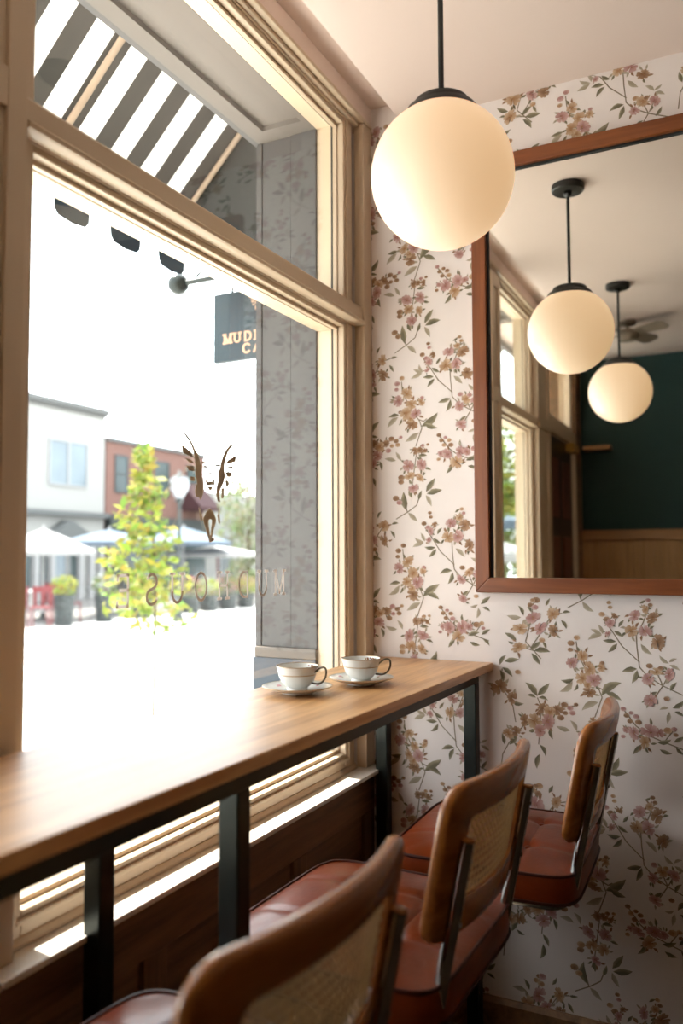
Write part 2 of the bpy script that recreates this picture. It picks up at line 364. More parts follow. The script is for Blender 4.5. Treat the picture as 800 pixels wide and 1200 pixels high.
# window on the end: door in the window wall (seen in the mirror)
d1 = st(frame4(MB(), -.14, 0, -3.42, -2.66, 0, 2.14, .04, .04, .0, .08).build('door_1', M['trim'], bevel=.003))
MB().box(-.07, -.03, -3.418, -2.662, .005, 2.137).build('door_leaf', M['door'], d1)
lf_ = d1.children[0]
for (z0, z1) in ((.18, .82), (.98, 1.50), (1.62, 2.0)):
    for yc in (-3.22, -2.86): MB().box(-.031, -.022, yc - .12, yc + .12, z0, z1).build('door_panel', M['door_red'], lf_, bevel=.006)
MB().tube(bez([(-.03, -2.72, 1.0), (.02, -2.72, 1.0), (.02, -2.84, 1.0)], .015), .009).build('door_handle', M['brass'], lf_, smooth=40)
MB().box(-.028, .028, -3.40, -3.22, 2.075, 2.135).build('door_closer', M['brass'], d1, bevel=.005)
frame4(MB(), -.06, -.022, -3.38, -2.68, 2.26, 2.735, .06, .06, .04, .052).build('door_transom', M['trim'], d1, bevel=.003)
MB().box(-.064, -.0605, -3.40, -2.66, 2.25, 2.74).build('glass_pane', M['glass'], d1)

# ------------------------------------------------------------------ wallpaper print
FLOWERS=[('p',509,1195,22),('t',475,1163,21),('p',530,1165,19),('b',569,1160,17),('t',466,1110,21),('t',567,1207,17),('d',520,1247,10),('d',503,1233,8),('d',516,1226,9),('d',535,1132,8),('d',510,1246,7),('d',634,1143,8),('d',617,1127,9),('d',615,1108,7),('p',620,1071,18),('t',649,1092,18),('t',667,1056,18),('p',680,1026,19),('t',646,1029,17),('b',666,991,18),('t',699,1062,11),('t',662,1010,12),('d',702,1075,6),('d',724,1244,6),('d',704,1211,8),('d',727,1231,6),('b',739,1207,9),('d',717,1198,8),('p',726,1187,11),('p',719,1159,9),('p',792,1210,17),('b',837,1205,19),('t',782,1168,19),('p',816,1169,18),('b',850,1140,17),('t',820,1227,11),('d',827,1253,6),('d',833,1240,6),('p',823,1039,16),('t',846,1059,15),('p',877,1053,16),('d',827,1074,8),('d',856,1069,7),('p',828,980,15),('d',869,988,7),('d',756,952,7),('d',764,935,7),('d',777,943,6),('d',789,934,7),('d',773,920,7),('d',795,919,8),('p',783,890,17),('p',823,896,19),('t',812,866,18),('p',846,895,13),('d',870,903,10),('d',886,908,7),('p',761,894,9),('d',754,877,6),('d',890,893,6),('b',535,937,16),('t',555,928,16),('b',575,936,15),('d',596,951,9),('d',612,943,8),('d',628,954,6),('d',618,930,8),('d',598,928,7),('d',585,914,9),('p',548,901,19),('t',511,898,20),('p',524,872,19),('b',480,895,17),('b',455,863,17),('t',431,857,15),('d',463,1036,8),('b',408,989,23),('b',443,960,18),('b',676,1442,12),('b',693,1443,10),('b',710,1440,10),('d',719,1458,5),('p',652,1394,19),('p',698,1397,18),('t',658,1362,16),('t',692,1355,15),('d',629,1358,10),('d',628,1344,9),('p',669,1323,16),('d',610,1293,10),('d',622,1279,9),('d',702,1456,6)]
LEAVES=[('g',594,1211,616,1214),('g',590,1191,604,1168),('l',475,1196,436,1200),('g',460,1129,428,1147),('g',501,1105,530,1127),('g',511,1100,554,1099),('g',504,1093,527,1063),('g',482,1201,468,1227),('g',535,1128,545,1107),('g',547,1230,559,1251),('g',623,1026,590,1021),('l',620,1019,586,990),('g',633,1013,623,994),('g',698,984,748,1020),('g',709,994,748,977),('l',690,965,648,941),('g',641,1100,632,1118),('g',748,1176,762,1195),('g',735,1166,759,1151),('g',741,1137,708,1138),('g',744,1131,721,1108),('l',806,1133,832,1108),('l',703,1152,668,1139),('l',706,1155,694,1180),('l',703,1154,675,1167),('g',795,1064,758,1055),('g',795,1061,781,1027),('l',877,1083,855,1102),('l',877,1086,896,1096),('l',878,1079,902,1067),('g',878,1009,894,1032),('g',883,964,911,985),('g',888,955,910,944),('l',874,963,852,957),('l',875,954,869,924),('g',845,1005,823,990),('g',805,1243,821,1253),('g',828,911,825,932),('g',801,859,781,833),('g',842,869,875,879),('g',848,851,877,843),('g',884,873,909,889),('g',889,860,907,843),('g',519,969,487,1004),('g',519,972,551,1006),('g',522,966,547,960),('g',515,965,490,970),('g',554,882,561,853),('g',523,805,515,766),('g',523,832,538,803),('g',420,822,413,852),('g',434,823,454,860),('g',448,831,470,821),('g',409,1054,427,1081),('g',423,1065,463,1072),('g',416,1047,444,1023),('g',409,1040,417,1006),('g',443,950,476,946),('g',712,1310,739,1348),('g',714,1303,761,1313),('l',711,1300,728,1267),('g',687,1424,714,1424),('g',707,1383,728,1377),('l',629,1412,612,1439),('l',611,1413,575,1421),('g',645,1253,637,1308),('g',666,1291,660,1324),('g',686,1285,696,1313),('l',651,1246,680,1220)]
STEMS=[[(531,1078),(511,1100),(487,1126),(502,1181),(513,1240)],[(529,1148),(501,1107)],[(594,1211),(564,1204),(536,1162)],[(511,1100),(480,1109)],[(632,1132),(635,1099),(647,1074),(666,1035),(691,1004),(700,979),(679,922)],[(688,1007),(706,999),(717,1007)],[(646,1029),(666,1035)],[(707,1198),(732,1163),(756,1125),(802,1082)],[(794,1165),(796,1120),(801,1069),(822,1045),(860,1022),(910,1000)],[(860,1022),(846,1056)],[(860,1022),(839,989)],[(876,1054),(862,1025)],[(833,1243),(813,1191),(797,1159)],[(756,951),(788,909),(818,886),(860,871),(907,856)],[(860,871),(884,905)],[(519,966),(529,940),(524,872),(520,832)],[(535,937),(625,950)],[(408,749),(414,794),(434,830),(483,889)],[(416,1044),(412,992),(446,940),(454,890)],[(610,1227),(651,1249),(680,1269),(694,1306)],[(657,1302),(666,1334),(675,1393),(681,1436)],[(610,1293),(640,1281),(648,1249)]]
EMBLEM=[[(-8951,16640),(-8811,16585),(-8628,16460),(-8483,16278),(-8337,16143),(-8285,15972),(-8209,15929),(-8241,15724),(-8163,15528),(-8153,15276),(-8223,15158),(-8265,15092),(-8279,15293),(-8373,15512),(-8436,15682),(-8439,15907),(-8469,16079),(-8524,16248),(-8648,16420),(-8811,16548)],[(-6820,16628),(-7009,16556),(-7172,16430),(-7309,16256),(-7400,16088),(-7444,15926),(-7511,15841),(-7487,15687),(-7576,15471),(-7597,15262),(-7528,15111),(-7461,15101),(-7507,15268),(-7463,15401),(-7328,15595),(-7260,15759),(-7307,15913),(-7285,16073),(-7217,16239),(-7125,16396),(-6985,16519)],[(-8967,16319),(-8747,16247),(-8605,16164),(-8543,16084),(-8726,16113),(-8906,16143)],[(-8825,16041),(-8644,16023),(-8509,15950),(-8664,15947)],[(-8784,15860),(-8521,15886),(-8499,15763),(-8682,15759)],[(-8641,15626),(-8490,15627),(-8497,15527),(-8599,15531)],[(-8414,15483),(-8330,15415),(-8307,15165),(-8411,15171),(-8445,15306)],[(-7193,16069),(-7124,16156),(-6780,16308),(-6817,16161),(-7007,16115)],[(-7215,15935),(-7100,15999),(-6864,16049),(-7006,15954)],[(-7215,15842),(-7099,15879),(-6949,15866),(-7005,15768),(-7145,15742)],[(-7214,15657),(-7121,15638),(-7097,15560),(-7190,15487)],[(-7395,15432),(-7304,15465),(-7326,15227),(-7394,15184),(-7372,15329)],[(-8252,16001),(-8082,16031),(-8103,15991),(-8209,15967)],[(-7996,16014),(-7867,16053),(-7779,16011),(-7910,15997)],[(-7691,15993),(-7467,16016),(-7489,15974),(-7624,15961)],[(-8145,15905),(-8060,15939),(-7974,15912),(-8038,15890),(-8115,15883)],[(-7800,15931),(-7668,15931),(-7734,15886)],[(-7930,15777),(-7799,15789),(-7855,15720)],[(-8045,15601),(-7993,15606),(-7958,15506),(-7970,15462),(-8018,15502)],[(-7767,15642),(-7715,15652),(-7704,15462),(-7749,15510)],[(-7958,15557),(-7776,15585),(-7784,15502),(-7940,15480)],[(-7970,15442),(-7775,15456),(-7861,15347)],[(-7880,14924),(-7748,14840),(-7637,14665),(-7769,14639),(-7847,14682),(-7942,14640),(-8135,14658),(-8008,14828)],[(-8135,14658),(-7951,14640),(-7950,14526),(-7865,14197),(-7904,14171),(-8005,14397),(-8092,14559)],[(-7769,14639),(-7637,14665),(-7658,14574),(-7732,14443),(-7817,14172),(-7857,14197),(-7789,14505)],[(-8306,14965),(-8220,14768),(-8177,14619),(-8240,14641),(-8283,14790)],[(-7460,14932),(-7504,14800),(-7466,14568),(-7511,14592),(-7548,14772)],[(-7904,14171),(-7722,14220),(-7712,14161),(-7873,14108)]]

def lerp(a, b, t): return tuple(a[i] + (b[i] - a[i]) * t for i in range(3))
PINK = ((.60, .43, .385), (.36, .175, .155)); TAN = ((.60, .46, .33), (.37, .205, .105)); BRN = ((.46, .31, .205), (.235, .125, .068))
GRN = ((.42, .36, .245), (.145, .125, .078)); PALE = ((.53, .46, .36), (.34, .28, .20)); STEM = (.24, .19, .13)
wp = MB(); rnd = random.Random(3)
NL = [0]
LIM = (.0, 3.2, .097, ZC - .0005)
def emit(pts, fs, cols, layer):
    xs = [p[0] for p in pts]; zs = [p[1] for p in pts]
    if max(xs) < LIM[0] or min(xs) > LIM[1] or max(zs) < LIM[2] or min(zs) > LIM[3]: return
    if min(xs) > .43 and max(xs) < 1.5 and min(zs) > 1.33 and max(zs) < 2.50: return      # behind the mirror
    NL[0] = (NL[0] + 1) % 97; y = -.0004 - layer * .00012 - NL[0] * .0000012
    q = [(min(max(p[0], LIM[0]), LIM[1]), y, min(max(p[1], LIM[2]), 2.849 if p[0] < .11 else LIM[3])) for p in pts]
    wp.add(q, fs, cols)
def leaf(a, b, pal, layer, wid):
    b = (a[0] + (b[0] - a[0]) * 1.1, a[1] + (b[1] - a[1]) * 1.1); dx, dz = b[0] - a[0], b[1] - a[1]; L_ = math.hypot(dx, dz); nx, nz = -dz / L_, dx / L_
    prof = ((0, .0), (.14, .45), (.36, 1.0), (.62, .86), (.84, .42), (1, 0)); cur = rnd.uniform(-.16, .16); k0 = rnd.uniform(0, .3); sd = rnd.random() < .5
    mid = [(a[0] + dx * t + nx * L_ * cur * 4 * t * (1 - t), a[1] + dz * t + nz * L_ * cur * 4 * t * (1 - t)) for t, w in prof]
    up = [(m[0] + nx * L_ * wid * w, m[1] + nz * L_ * wid * w) for m, (t, w) in zip(mid, prof)]
    dn = [(m[0] - nx * L_ * wid * w * .85, m[1] - nz * L_ * wid * w * .85) for m, (t, w) in zip(mid, prof)]
    n = len(prof); fs = []; hi, lo = pal
    for i in range(n - 1): fs += [(i, i + 1, n + i + 1, n + i), (n + i, n + i + 1, 2 * n + i + 1, 2 * n + i)]
    A_ = [lerp(hi, lo, k0 + .15 + .5 * (i == n - 1)) for i in range(n)]; B_ = [lerp(hi, lo, k0 + .70) for i in range(n)]
    emit(up + mid + dn, fs, (A_ if sd else B_) + [lerp(hi, lo, .95 if i < 4 else .5) for i in range(n)] + (B_ if sd else A_), layer)
def flower(c, r, pal, layer, petals=5):
    hi, lo = pal; rot = rnd.uniform(0, 6); sq = rnd.uniform(.66, 1.0); tl = rnd.uniform(0, 3.1); ct, s_t = math.cos(tl), math.sin(tl)
    def sqz(u, v):
        a, b_ = u * ct + v * s_t, (-u * s_t + v * ct) * sq; return (c[0] + a * ct - b_ * s_t, c[1] + a * s_t + b_ * ct)
    for p in range(petals):
        a = rot + p * 2 * PI / petals + rnd.uniform(-.2, .2); pr = r * rnd.uniform(.8, 1.18); pts = [c]
        ca, sa = math.cos(a), math.sin(a)
        for t, w in ((.22, -.16), (.55, -.42), (.86, -.46), (1.04, -.22), (.88, .0), (1.06, .20), (.84, .48), (.55, .42), (.22, .16)):
            t += rnd.uniform(-.05, .05); pts.append(sqz(pr * (t * ca - w * sa), pr * (t * sa + w * ca)))
        k_ = rnd.uniform(0, .5); h2 = lerp(hi, lo, k_); e1, e2 = (.75, .12) if rnd.random() < .5 else (.12, .75)
        emit(pts, [(0, i, i + 1) for i in range(1, 9)], [lerp(hi, lo, 1.15)] + [lerp(h2, lo, .8), lerp(h2, lo, e1), lerp(h2, lo, e1 * .7), h2, lerp(h2, lo, .25), h2, lerp(h2, lo, e2 * .7), lerp(h2, lo, e2), lerp(h2, lo, .8)], layer + p * .25)
    for i in range(5):                  # stamens
        a = rnd.uniform(0, 6.3); d = r * rnd.uniform(.12, .34); q = sqz(d * math.cos(a), d * math.sin(a))
        emit([(q[0] + r * .07 * math.cos(i_ * PI / 3), q[1] + r * .07 * math.sin(i_ * PI / 3)) for i_ in range(6)], [tuple(range(6))], [rnd.choice(((.20, .09, .035), (.36, .20, .08)))] * 6, layer + 1.5)
def bud(c, r, layer):
    rot = rnd.uniform(0, 6); pal = rnd.choice((PINK, TAN, BRN, BRN)); pts = [c] + [(c[0] + r * math.cos(rot + i * PI / 4) * 1.15, c[1] + r * math.sin(rot + i * PI / 4) * .9) for i in range(8)]
    emit(pts, [(0, i, i % 8 + 1) for i in range(1, 9)], [pal[1]] + [lerp(pal[0], pal[1], .2 + .5 * (i < 4)) for i in range(8)], layer)
for i in range(-2, 6):
    for j in range(-2, 8):
        ox, oz = .530 * i, .533 * j - .267 * i
        if ox > 3 or abs(oz - .3) > 3.2: continue
        for s_ in STEMS:
            for (ax, az), (bx, bz) in zip(s_, s_[1:]):
                a = (ax / 1000 + ox, az / 1000 + oz); b_ = (bx / 1000 + ox, bz / 1000 + oz); L_ = math.hypot(b_[0] - a[0], b_[1] - a[1]); n_ = (-(b_[1] - a[1]) / L_ * .0016, (b_[0] - a[0]) / L_ * .0016)
                emit([(a[0] + n_[0], a[1] + n_[1]), (a[0] - n_[0], a[1] - n_[1]), (b_[0] - n_[0], b_[1] - n_[1]), (b_[0] + n_[0], b_[1] + n_[1])], [(0, 1, 2, 3)], [STEM] * 4, 0)
        for k_, ax, az, bx, bz in LEAVES: leaf((ax / 1000 + ox, az / 1000 + oz), (bx / 1000 + ox, bz / 1000 + oz), GRN if k_ == 'g' else PALE, 1 if k_ == 'l' else 2, .185)
        for k_, ax, az, r_ in FLOWERS:
            c_ = (ax / 1000 + ox, az / 1000 + oz)
            if k_ == 'd': bud(c_, r_ / 1000, 6)
            else:
                for q_ in range(4):          # small sepals and leaflets tucked round each bloom
                    a_ = rnd.uniform(0, 6.28); rr_ = r_ / 1000; p_ = (c_[0] + rr_ * .75 * math.cos(a_), c_[1] + rr_ * .75 * math.sin(a_))
                    leaf(p_, (p_[0] + rr_ * .85 * math.cos(a_ + .4), p_[1] + rr_ * .85 * math.sin(a_ + .4)), rnd.choice((PALE, GRN, BRN)), 2.5, .22)
                flower(c_, r_ / 1000 * 1.06, {'p': PINK, 't': TAN, 'b': BRN}[k_], {'b': 3, 't': 5, 'p': 7}[k_])
wp.build('floral_print', M['print'], wf, kind='stuff')

# ------------------------------------------------------------------ mirror
MX0, MX1, MZ0, MZ1, MW = .347, 1.62, 1.268, 2.585, .044
mr = thing('wall_mirror', ((MX0 + MX1) / 2, 0, MZ0), 'large wood-framed mirror on the floral wallpaper, reflecting pendants and a green wall', 'mirror')
MB().box(MX0 + .03, MX1 - .03, -.014, -.003, MZ0 + .03, MZ1 - .03).build('mirror_glass', M['mirror'], mr)
def rail(poly, axis, a, b_, mat, nm): MB().prism(poly, axis, a, b_).build(nm, mat, mr, bevel=.0025)
MB().prism([(MX0, MZ0), (MX1, MZ0), (MX1 - MW, MZ0 + MW), (MX0 + MW, MZ0 + MW)], 1, -.032, -.001).build('frame_rail', M['mirror_wood_h'], mr, bevel=.0025)
MB().prism([(MX0, MZ1), (MX1, MZ1), (MX1 - MW, MZ1 - MW), (MX0 + MW, MZ1 - MW)], 1, -.032, -.001).build('frame_rail', M['mirror_wood_h'], mr, bevel=.0025)
MB().prism([(MX0, MZ0), (MX0 + MW, MZ0 + MW), (MX0 + MW, MZ1 - MW), (MX0, MZ1)], 1, -.032, -.001).build('frame_stile', M['mirror_wood_v'], mr, bevel=.0025)
MB().prism([(MX1, MZ0), (MX1 - MW, MZ0 + MW), (MX1 - MW, MZ1 - MW), (MX1, MZ1)], 1, -.032, -.001).build('frame_stile', M['mirror_wood_v'], mr, bevel=.0025)
lip = MB(); a_, b_ = MX0 + MW, MX1 - MW; c_, d_ = MZ0 + MW, MZ1 - MW
lip.box(a_, a_ + .007, -.020, -.0145, c_, d_).box(b_ - .007, b_, -.020, -.0145, c_, d_).box(a_ + .007, b_ - .007, -.020, -.0145, d_ - .006, d_)
lip.build('shadow_lip', M['rubber'], mr)  # black strips stand in for the shadow gap at the frame's inner edge

# ------------------------------------------------------------------ pendants
def pendant(x, y, label):
    p = thing('pendant_lamp', (x, y, ZC), label, 'lamp', 'globe pendants')
    zg = 2.213; R = .157
    MB().lathe([(.0, 0), (.060, 0), (.060, -.020), (.056, -.024), (.0, -.024)], 40, (x, y, ZC - .0005)).build('canopy', M['black'], p, smooth=35)
    MB().lathe([(.016, 0), (.016, -.012), (.0062, -.022), (.0062, -(ZC - zg - R - .048)), (.012, -(ZC - zg - R - .040)), (.022, -(ZC - zg - R - .030))], 16, (x, y, ZC - .024)).build('rod', M['black'], p, smooth=35)
    MB().lathe([(0, .034), (.018, .034), (.026, .028), (.060, .022), (.064, .016), (.064, .006), (.078, .002), (.088, -.014), (.088, -.020), (0, -.020)], 48, (x, y, zg + R - .012)).build('cap', M['black'], p, smooth=35)
    MB().lathe([(R * math.cos(-PI / 2 + PI * .82 * i / 40), R * math.sin(-PI / 2 + PI * .82 * i / 40)) if i else (0, -R) for i in range(41)], 64, (x, y, zg)).build('globe', M['globe'], p, smooth=60)
    return p
pendant(.50, -.72, 'lit white globe pendant nearest the wallpaper, hanging in front of the mirror corner')
pendant(.50, -1.985, 'second white globe pendant, hanging nearer the camera and seen only in the mirror')

# ceiling fan seen small in the mirror
fan = thing('ceiling_fan', (.45, -2.72, ZC), 'small taupe ceiling fan, blurred behind the pendants in the mirror', 'fan')
MB().lathe([(0, 0), (.05, 0), (.05, -.02), (.012, -.03), (.012, -.05), (.055, -.055), (.065, -.085), (.05, -.115), (0, -.12)], 28, (.45, -2.72, ZC)).build('motor', M['fan'], fan, smooth=35)
for a in (.5, 2.07, 3.64, 5.21):
    ca, sa = math.cos(a), math.sin(a); bl = MB()
    pts = [(.05, -.02), (.09, -.04), (.23, -.048), (.26, -.03), (.26, .03), (.23, .048), (.09, .04), (.05, .02)]
    vs = []
    for h in (0, .006): vs += [(.45 + u * ca - v * sa, -2.72 + u * sa + v * ca, ZC - .075 + v * .25 + h) for u, v in pts]
    n = len(pts); bl.add(vs, [tuple(range(n)), tuple(range(2 * n - 1, n - 1, -1))] + [(i, n + i, n + (i + 1) % n, (i + 1) % n) for i in range(n)])
    bl.build('blade', M['fan'], fan)

# ------------------------------------------------------------------ counter
ct = thing('window_counter', (.2, -1.2, 0), 'narrow oak bar counter along the window on black steel legs', 'counter')
MB().prism([(.012, -2.42), (.362, -2.42), (.389, -.003), (.012, -.003)], 2, 1.0365, 1.060).build('top', M['oak'], ct, bevel=.002)
MB().box(.314, .352, -2.40, -.022, 1.001, 1.036).build('front_rail', M['steel'], ct, bevel=.003)
MB().box(.030, .068, -2.40, -.022, 1.003, 1.036).build('back_rail', M['steel'], ct, bevel=.003)
for y in (-2.36, -1.276, -.041):
    MB().box(.0685, .3135, y - .019, y + .019, 1.003, 1.036).build('cross_rail', M['steel'], ct, bevel=.003)
    for x in (.333, .049):
        lg = MB().box(x - .019, x + .019, y - .019, y + .019, .012, 1.0025).build('leg', M['steel'], ct, bevel=.003)
        MB().box(x - .024, x + .024, y - .021, y + .021, 0, .012).build('foot', M['rubber'], lg)

# ------------------------------------------------------------------ bar stools
def make_stool(label):
    root = thing('bar_stool', (0, 0, 0), label, 'stool', 'cane-back bar stools')
    HX, HY, ZT, ZB = .220, .232, .675, .608
    def rr_(u, v, n=7.5):
        m_ = max(abs(u), abs(v)); s_ = m_ / (abs(u) ** n + abs(v) ** n) ** (1 / n) if m_ > 1e-9 else 0
        s_ = 1 + (s_ - 1) * m_ ** 2
        return HX * u * s_, HY * v * s_
    N = 44; vs = []; fs = []
    btn = [(-.085, -.088), (-.085, .088), (.09, -.088), (.09, .088)]
    for i in range(N + 1):
        for j in range(N + 1):
            u, v = -1 + 2 * i / N, -1 + 2 * j / N; x, y = rr_(u, v)
            h = .020 * (1 - abs(u) ** 4) * (1 - abs(v) ** 4)
            for bx, by in btn: h -= .011 * math.exp(-((x - bx) ** 2 + (y - by) ** 2) / .00035)
            for bx in (-.085, .09): h -= .0055 * math.exp(-((x - bx) / .007) ** 2) * (1 - abs(v) ** 6)
            for by in (-.088, .088): h -= .0045 * math.exp(-((y - by) / .007) ** 2) * (1 - abs(u) ** 6)
            vs.append((x, y, ZT + max(h, -.002)))
    idx = lambda i, j: i * (N + 1) + j
    for i in range(N):
        for j in range(N): fs.append((idx(i, j), idx(i + 1, j), idx(i + 1, j + 1), idx(i, j + 1)))
    loop = [idx(i, 0) for i in range(N)] + [idx(N, j) for j in range(N)] + [idx(i, N) for i in range(N, 0, -1)] + [idx(0, j) for j in range(N, 0, -1)]
    prev = loop; n0 = len(loop); edge = [vs[q] for q in loop]
    for sc, z in ((1.012, ZT - .012), (1.016, (ZT + ZB) / 2), (1.008, ZB + .006), (.97, ZB)):
        cur = []
        for q in loop: cur.append(len(vs)); vs.append((vs[q][0] * sc, vs[q][1] * sc, z))
        for i in range(n0): fs.append((prev[i], prev[(i + 1) % n0], cur[(i + 1) % n0], cur[i]))
        prev = cur
    fs.append(tuple(prev))
    seat = MB().add(vs, fs).build('seat', M['leather'], root, smooth=50)
    for z, s_ in ((ZT, 1.012), (ZB + .007, 1.012)):
        MB().tube([(e[0] * s_, e[1] * s_, z) for e in edge[::2]], .0038, 6, True).build('piping', M['piping'], seat, smooth=60)
    for bx, by in btn: MB().lathe([(.009, -.004), (.008, .001), (.004, .003), (0, .0035)], 12, (bx, by, ZT + .0075)).build('button', M['leather'], seat, smooth=60)
    MB().box(-.17, .17, -.17, .17, ZB - .012, ZB).build('seat_pan', M['rubber'], root)
    # bent backrest: rounded frame with woven cane
    def bend(y, z, t): return (.196 + (z - .745) * .19 + .036 * (1 - (y / .22) ** 2) + t, y, z)
    def rrect(hy, z0, z1, r, n):
        out = []; cs = ((hy - r, z1 - r, 0), (-hy + r, z1 - r, 90), (-hy + r, z0 + r, 180), (hy - r, z0 + r, 270))
        for q in range(4):
            cy, cz, a0 = cs[q]
            for i in range(n + 1): a = math.radians(a0 + 90 * i / n); out.append((cy + r * math.cos(a), cz + r * math.sin(a)))
            ny, nz, na = cs[(q + 1) % 4]; e = out[-1]; f = (ny + r * math.cos(math.radians(na)), nz + r * math.sin(math.radians(na)))
            for i in range(1, 10): out.append((e[0] + (f[0] - e[0]) * i / 10, e[1] + (f[1] - e[1]) * i / 10))
        return out
    O = rrect(.220, .742, 1.003, .042, 6); I = rrect(.160, .800, .945, .018, 6); m = len(O)
    sec = ((0, -.010), (.12, -.0135), (.5, -.0145), (.88, -.0135), (1, -.010), (1, .010), (.88, .0135), (.5, .0145), (.12, .0135), (0, .010), (-.06, 0))
    vs = []; fs = []; q = len(sec)
    for (oy, oz), (iy, iz) in zip(O, I):
        for s_, t in sec: vs.append(bend(oy + (iy - oy) * s_, oz + (iz - oz) * s_, t))
    for i in range(m):
        for j in range(q): fs.append((i * q + j, ((i + 1) % m) * q + j, ((i + 1) % m) * q + (j + 1) % q, i * q + (j + 1) % q))
    bf = MB().add(vs, fs).build('backrest_frame', M['stool_wood'], root, smooth=60)
    cn = MB()
    def strand(p, q_, w, t):
        L_ = math.hypot(q_[0] - p[0], q_[1] - p[1]); n = max(2, int(L_ / .018)); ny, nz = -(q_[1] - p[1]) / L_ * w, (q_[0] - p[0]) / L_ * w
        vs = []
        for i in range(n + 1):
            y, z = p[0] + (q_[0] - p[0]) * i / n, p[1] + (q_[1] - p[1]) * i / n
            vs += [bend(y + ny, z + nz, t), bend(y - ny, z - nz, t), bend(y - ny, z - nz, t + .0009), bend(y + ny, z + nz, t + .0009)]
        fs = []
        for i in range(n):
            for k_ in range(4): fs.append((i * 4 + k_, i * 4 + (k_ + 1) % 4, i * 4 + 4 + (k_ + 1) % 4, i * 4 + 4 + k_))
        cn.add(vs, fs)
    y0, y1, z0, z1 = -.166, .166, .794, .951; g = .0145
    y = y0 + g / 2
    while y < y1:
        for d in (-.0017, .0017): strand((y + d, z0), (y + d, z1), .0008, -.0012)
        y += g
    z = z0 + g / 2
    while z < z1:
        for d in (-.0017, .0017): strand((y0, z + d), (y1, z + d), .0008, 0)
        z += g
    c = z0 - (y1 - y0)
    while c < z1:
        for sg in (1, -1):
            pts = []
            for y, zz in ((y0, c), (y1, c + (y1 - y0))): pts.append((y, zz))
            t0 = max(0, (z0 - c) / (y1 - y0)); t1 = min(1, (z1 - c) / (y1 - y0))
            if t1 - t0 > .02:
                a = (y0 + (y1 - y0) * t0, c + (y1 - y0) * t0); b_ = (y0 + (y1 - y0) * t1, c + (y1 - y0) * t1)
                strand((a[0] * sg, a[1]), (b_[0] * sg, b_[1]), .0008, .0012 if sg > 0 else .0022)
        c += g
    cn.build('cane_panel', M['cane'], root)
    # cantilever tube frame, one piece: two sides joined behind on the floor
    side = lambda s_: [(.262, s_ * .180, .913), (.2045, s_ * .180, .597 + .012), (.17, s_ * .180, .5945), (-.190, s_ * .180, .5945), (-.215, s_ * .180, .0135), (.235, s_ * .180, .0135)]
    a = bez([(.262, .18, .913), (.198, .18, .5945), (-.190, .18, .5945), (-.218, .18, .0135), (.24, .18, .0135), (.24, 0, .0135)], .05, 7)
    b_ = [Vector((p.x, -p.y, p.z)) for p in a][::-1]
    tf = MB().tube(a + b_[1:], .0125, 12).build('tube_frame', M['tube'], root, smooth=60)
    MB().tube([(-.2085, -.168, .21), (-.2085, .168, .21)], .010, 10).build('footrest', M['tube'], root, smooth=60)
    MB().tube([(-.15, -.168, .5945), (-.15, .168, .5945)], .009, 8).build('cross_tube', M['tube'], root, smooth=60)
    for s_ in (-1, 1):
        MB().lathe([(.0105, -.004), (.0105, .0005), (.008, .0015), (0, .0018)], 14, (.2625, s_ * .18, .9145)).build('tube_cap', M['stool_wood'], tf, smooth=50)
        for zz in (.775, .88):
            x_ = bend(.18, zz, .0145)[0]
            MB().tube([(x_ - .004, s_ * .18, zz), (x_ + .020, s_ * .18, zz)], .0045, 8).build('screw', M['tube'], tf, smooth=50)
    return root
s1 = make_stool('cane-back bar stool nearest the camera, its back cut by the frame bottom')
s2 = copy_tree(s1); s3 = copy_tree(s1)
for o, x, y, a, lb in ((s1, .392, -1.548, -2.9, None), (s2, .405, -.905, -1.4, 'middle cane-back bar stool with a cognac leather seat, between the other two'), (s3, .497, -.335, 2.3, 'cane-back bar stool farthest off, tucked against the floral wallpaper')):
    o.location = (x, y, 0); o.rotation_euler = (0, 0, math.radians(a))
    if lb: o['label'] = lb

# ------------------------------------------------------------------ cups and saucers
def saucer(x, y, label):
    s_ = thing('saucer', (x, y, 1.0603), label, 'saucer', 'saucers on the counter')
    prof = [(0, .004), (.026, .004), (.028, .001), (.036, .001), (.037, .005), (.058, .009), (.080, .0165), (.0815, .018), (.080, .0188), (.058, .0125), (.036, .0085), (.030, .0075), (0, .0075)]
    MB().lathe(prof, 56, (x, y, 1.0603)).build('dish', M['china'], s_, smooth=50)
    MB().lathe([(.0795, .0172), (.0818, .0175), (.0822, .0182), (.0812, .0192), (.0795, .0189)], 56, (x, y, 1.0603), None, False).build('gilt_rim', M['gilt'], s_, smooth=60)
    d = MB()
    for i in range(7):
        a = i * 2 * PI / 7 + .3; c = (x + .058 * math.cos(a), y + .058 * math.sin(a))
        for k_ in range(5):
            q = (c[0] + rnd.uniform(-.007, .007), c[1] + rnd.uniform(-.007, .007)); rr2 = math.hypot(q[0] - x, q[1] - y); zz = 1.0603 + .0125 + (rr2 - .058) * .286 + .0006
            col = rnd.choice(((.45, .12, .16), (.40, .20, .20), (.16, .18, .08)))
            d.add([(q[0] + .0035 * math.cos(t * PI / 3), q[1] + .0035 * math.sin(t * PI / 3), zz + .286 * .0035 * (math.cos(t * PI / 3) * math.cos(a) + math.sin(t * PI / 3) * math.sin(a))) for t in range(6)], [tuple(range(6))], [col] * 6)
    d.build('flower_print', M['china_print'], s_, kind='stuff')
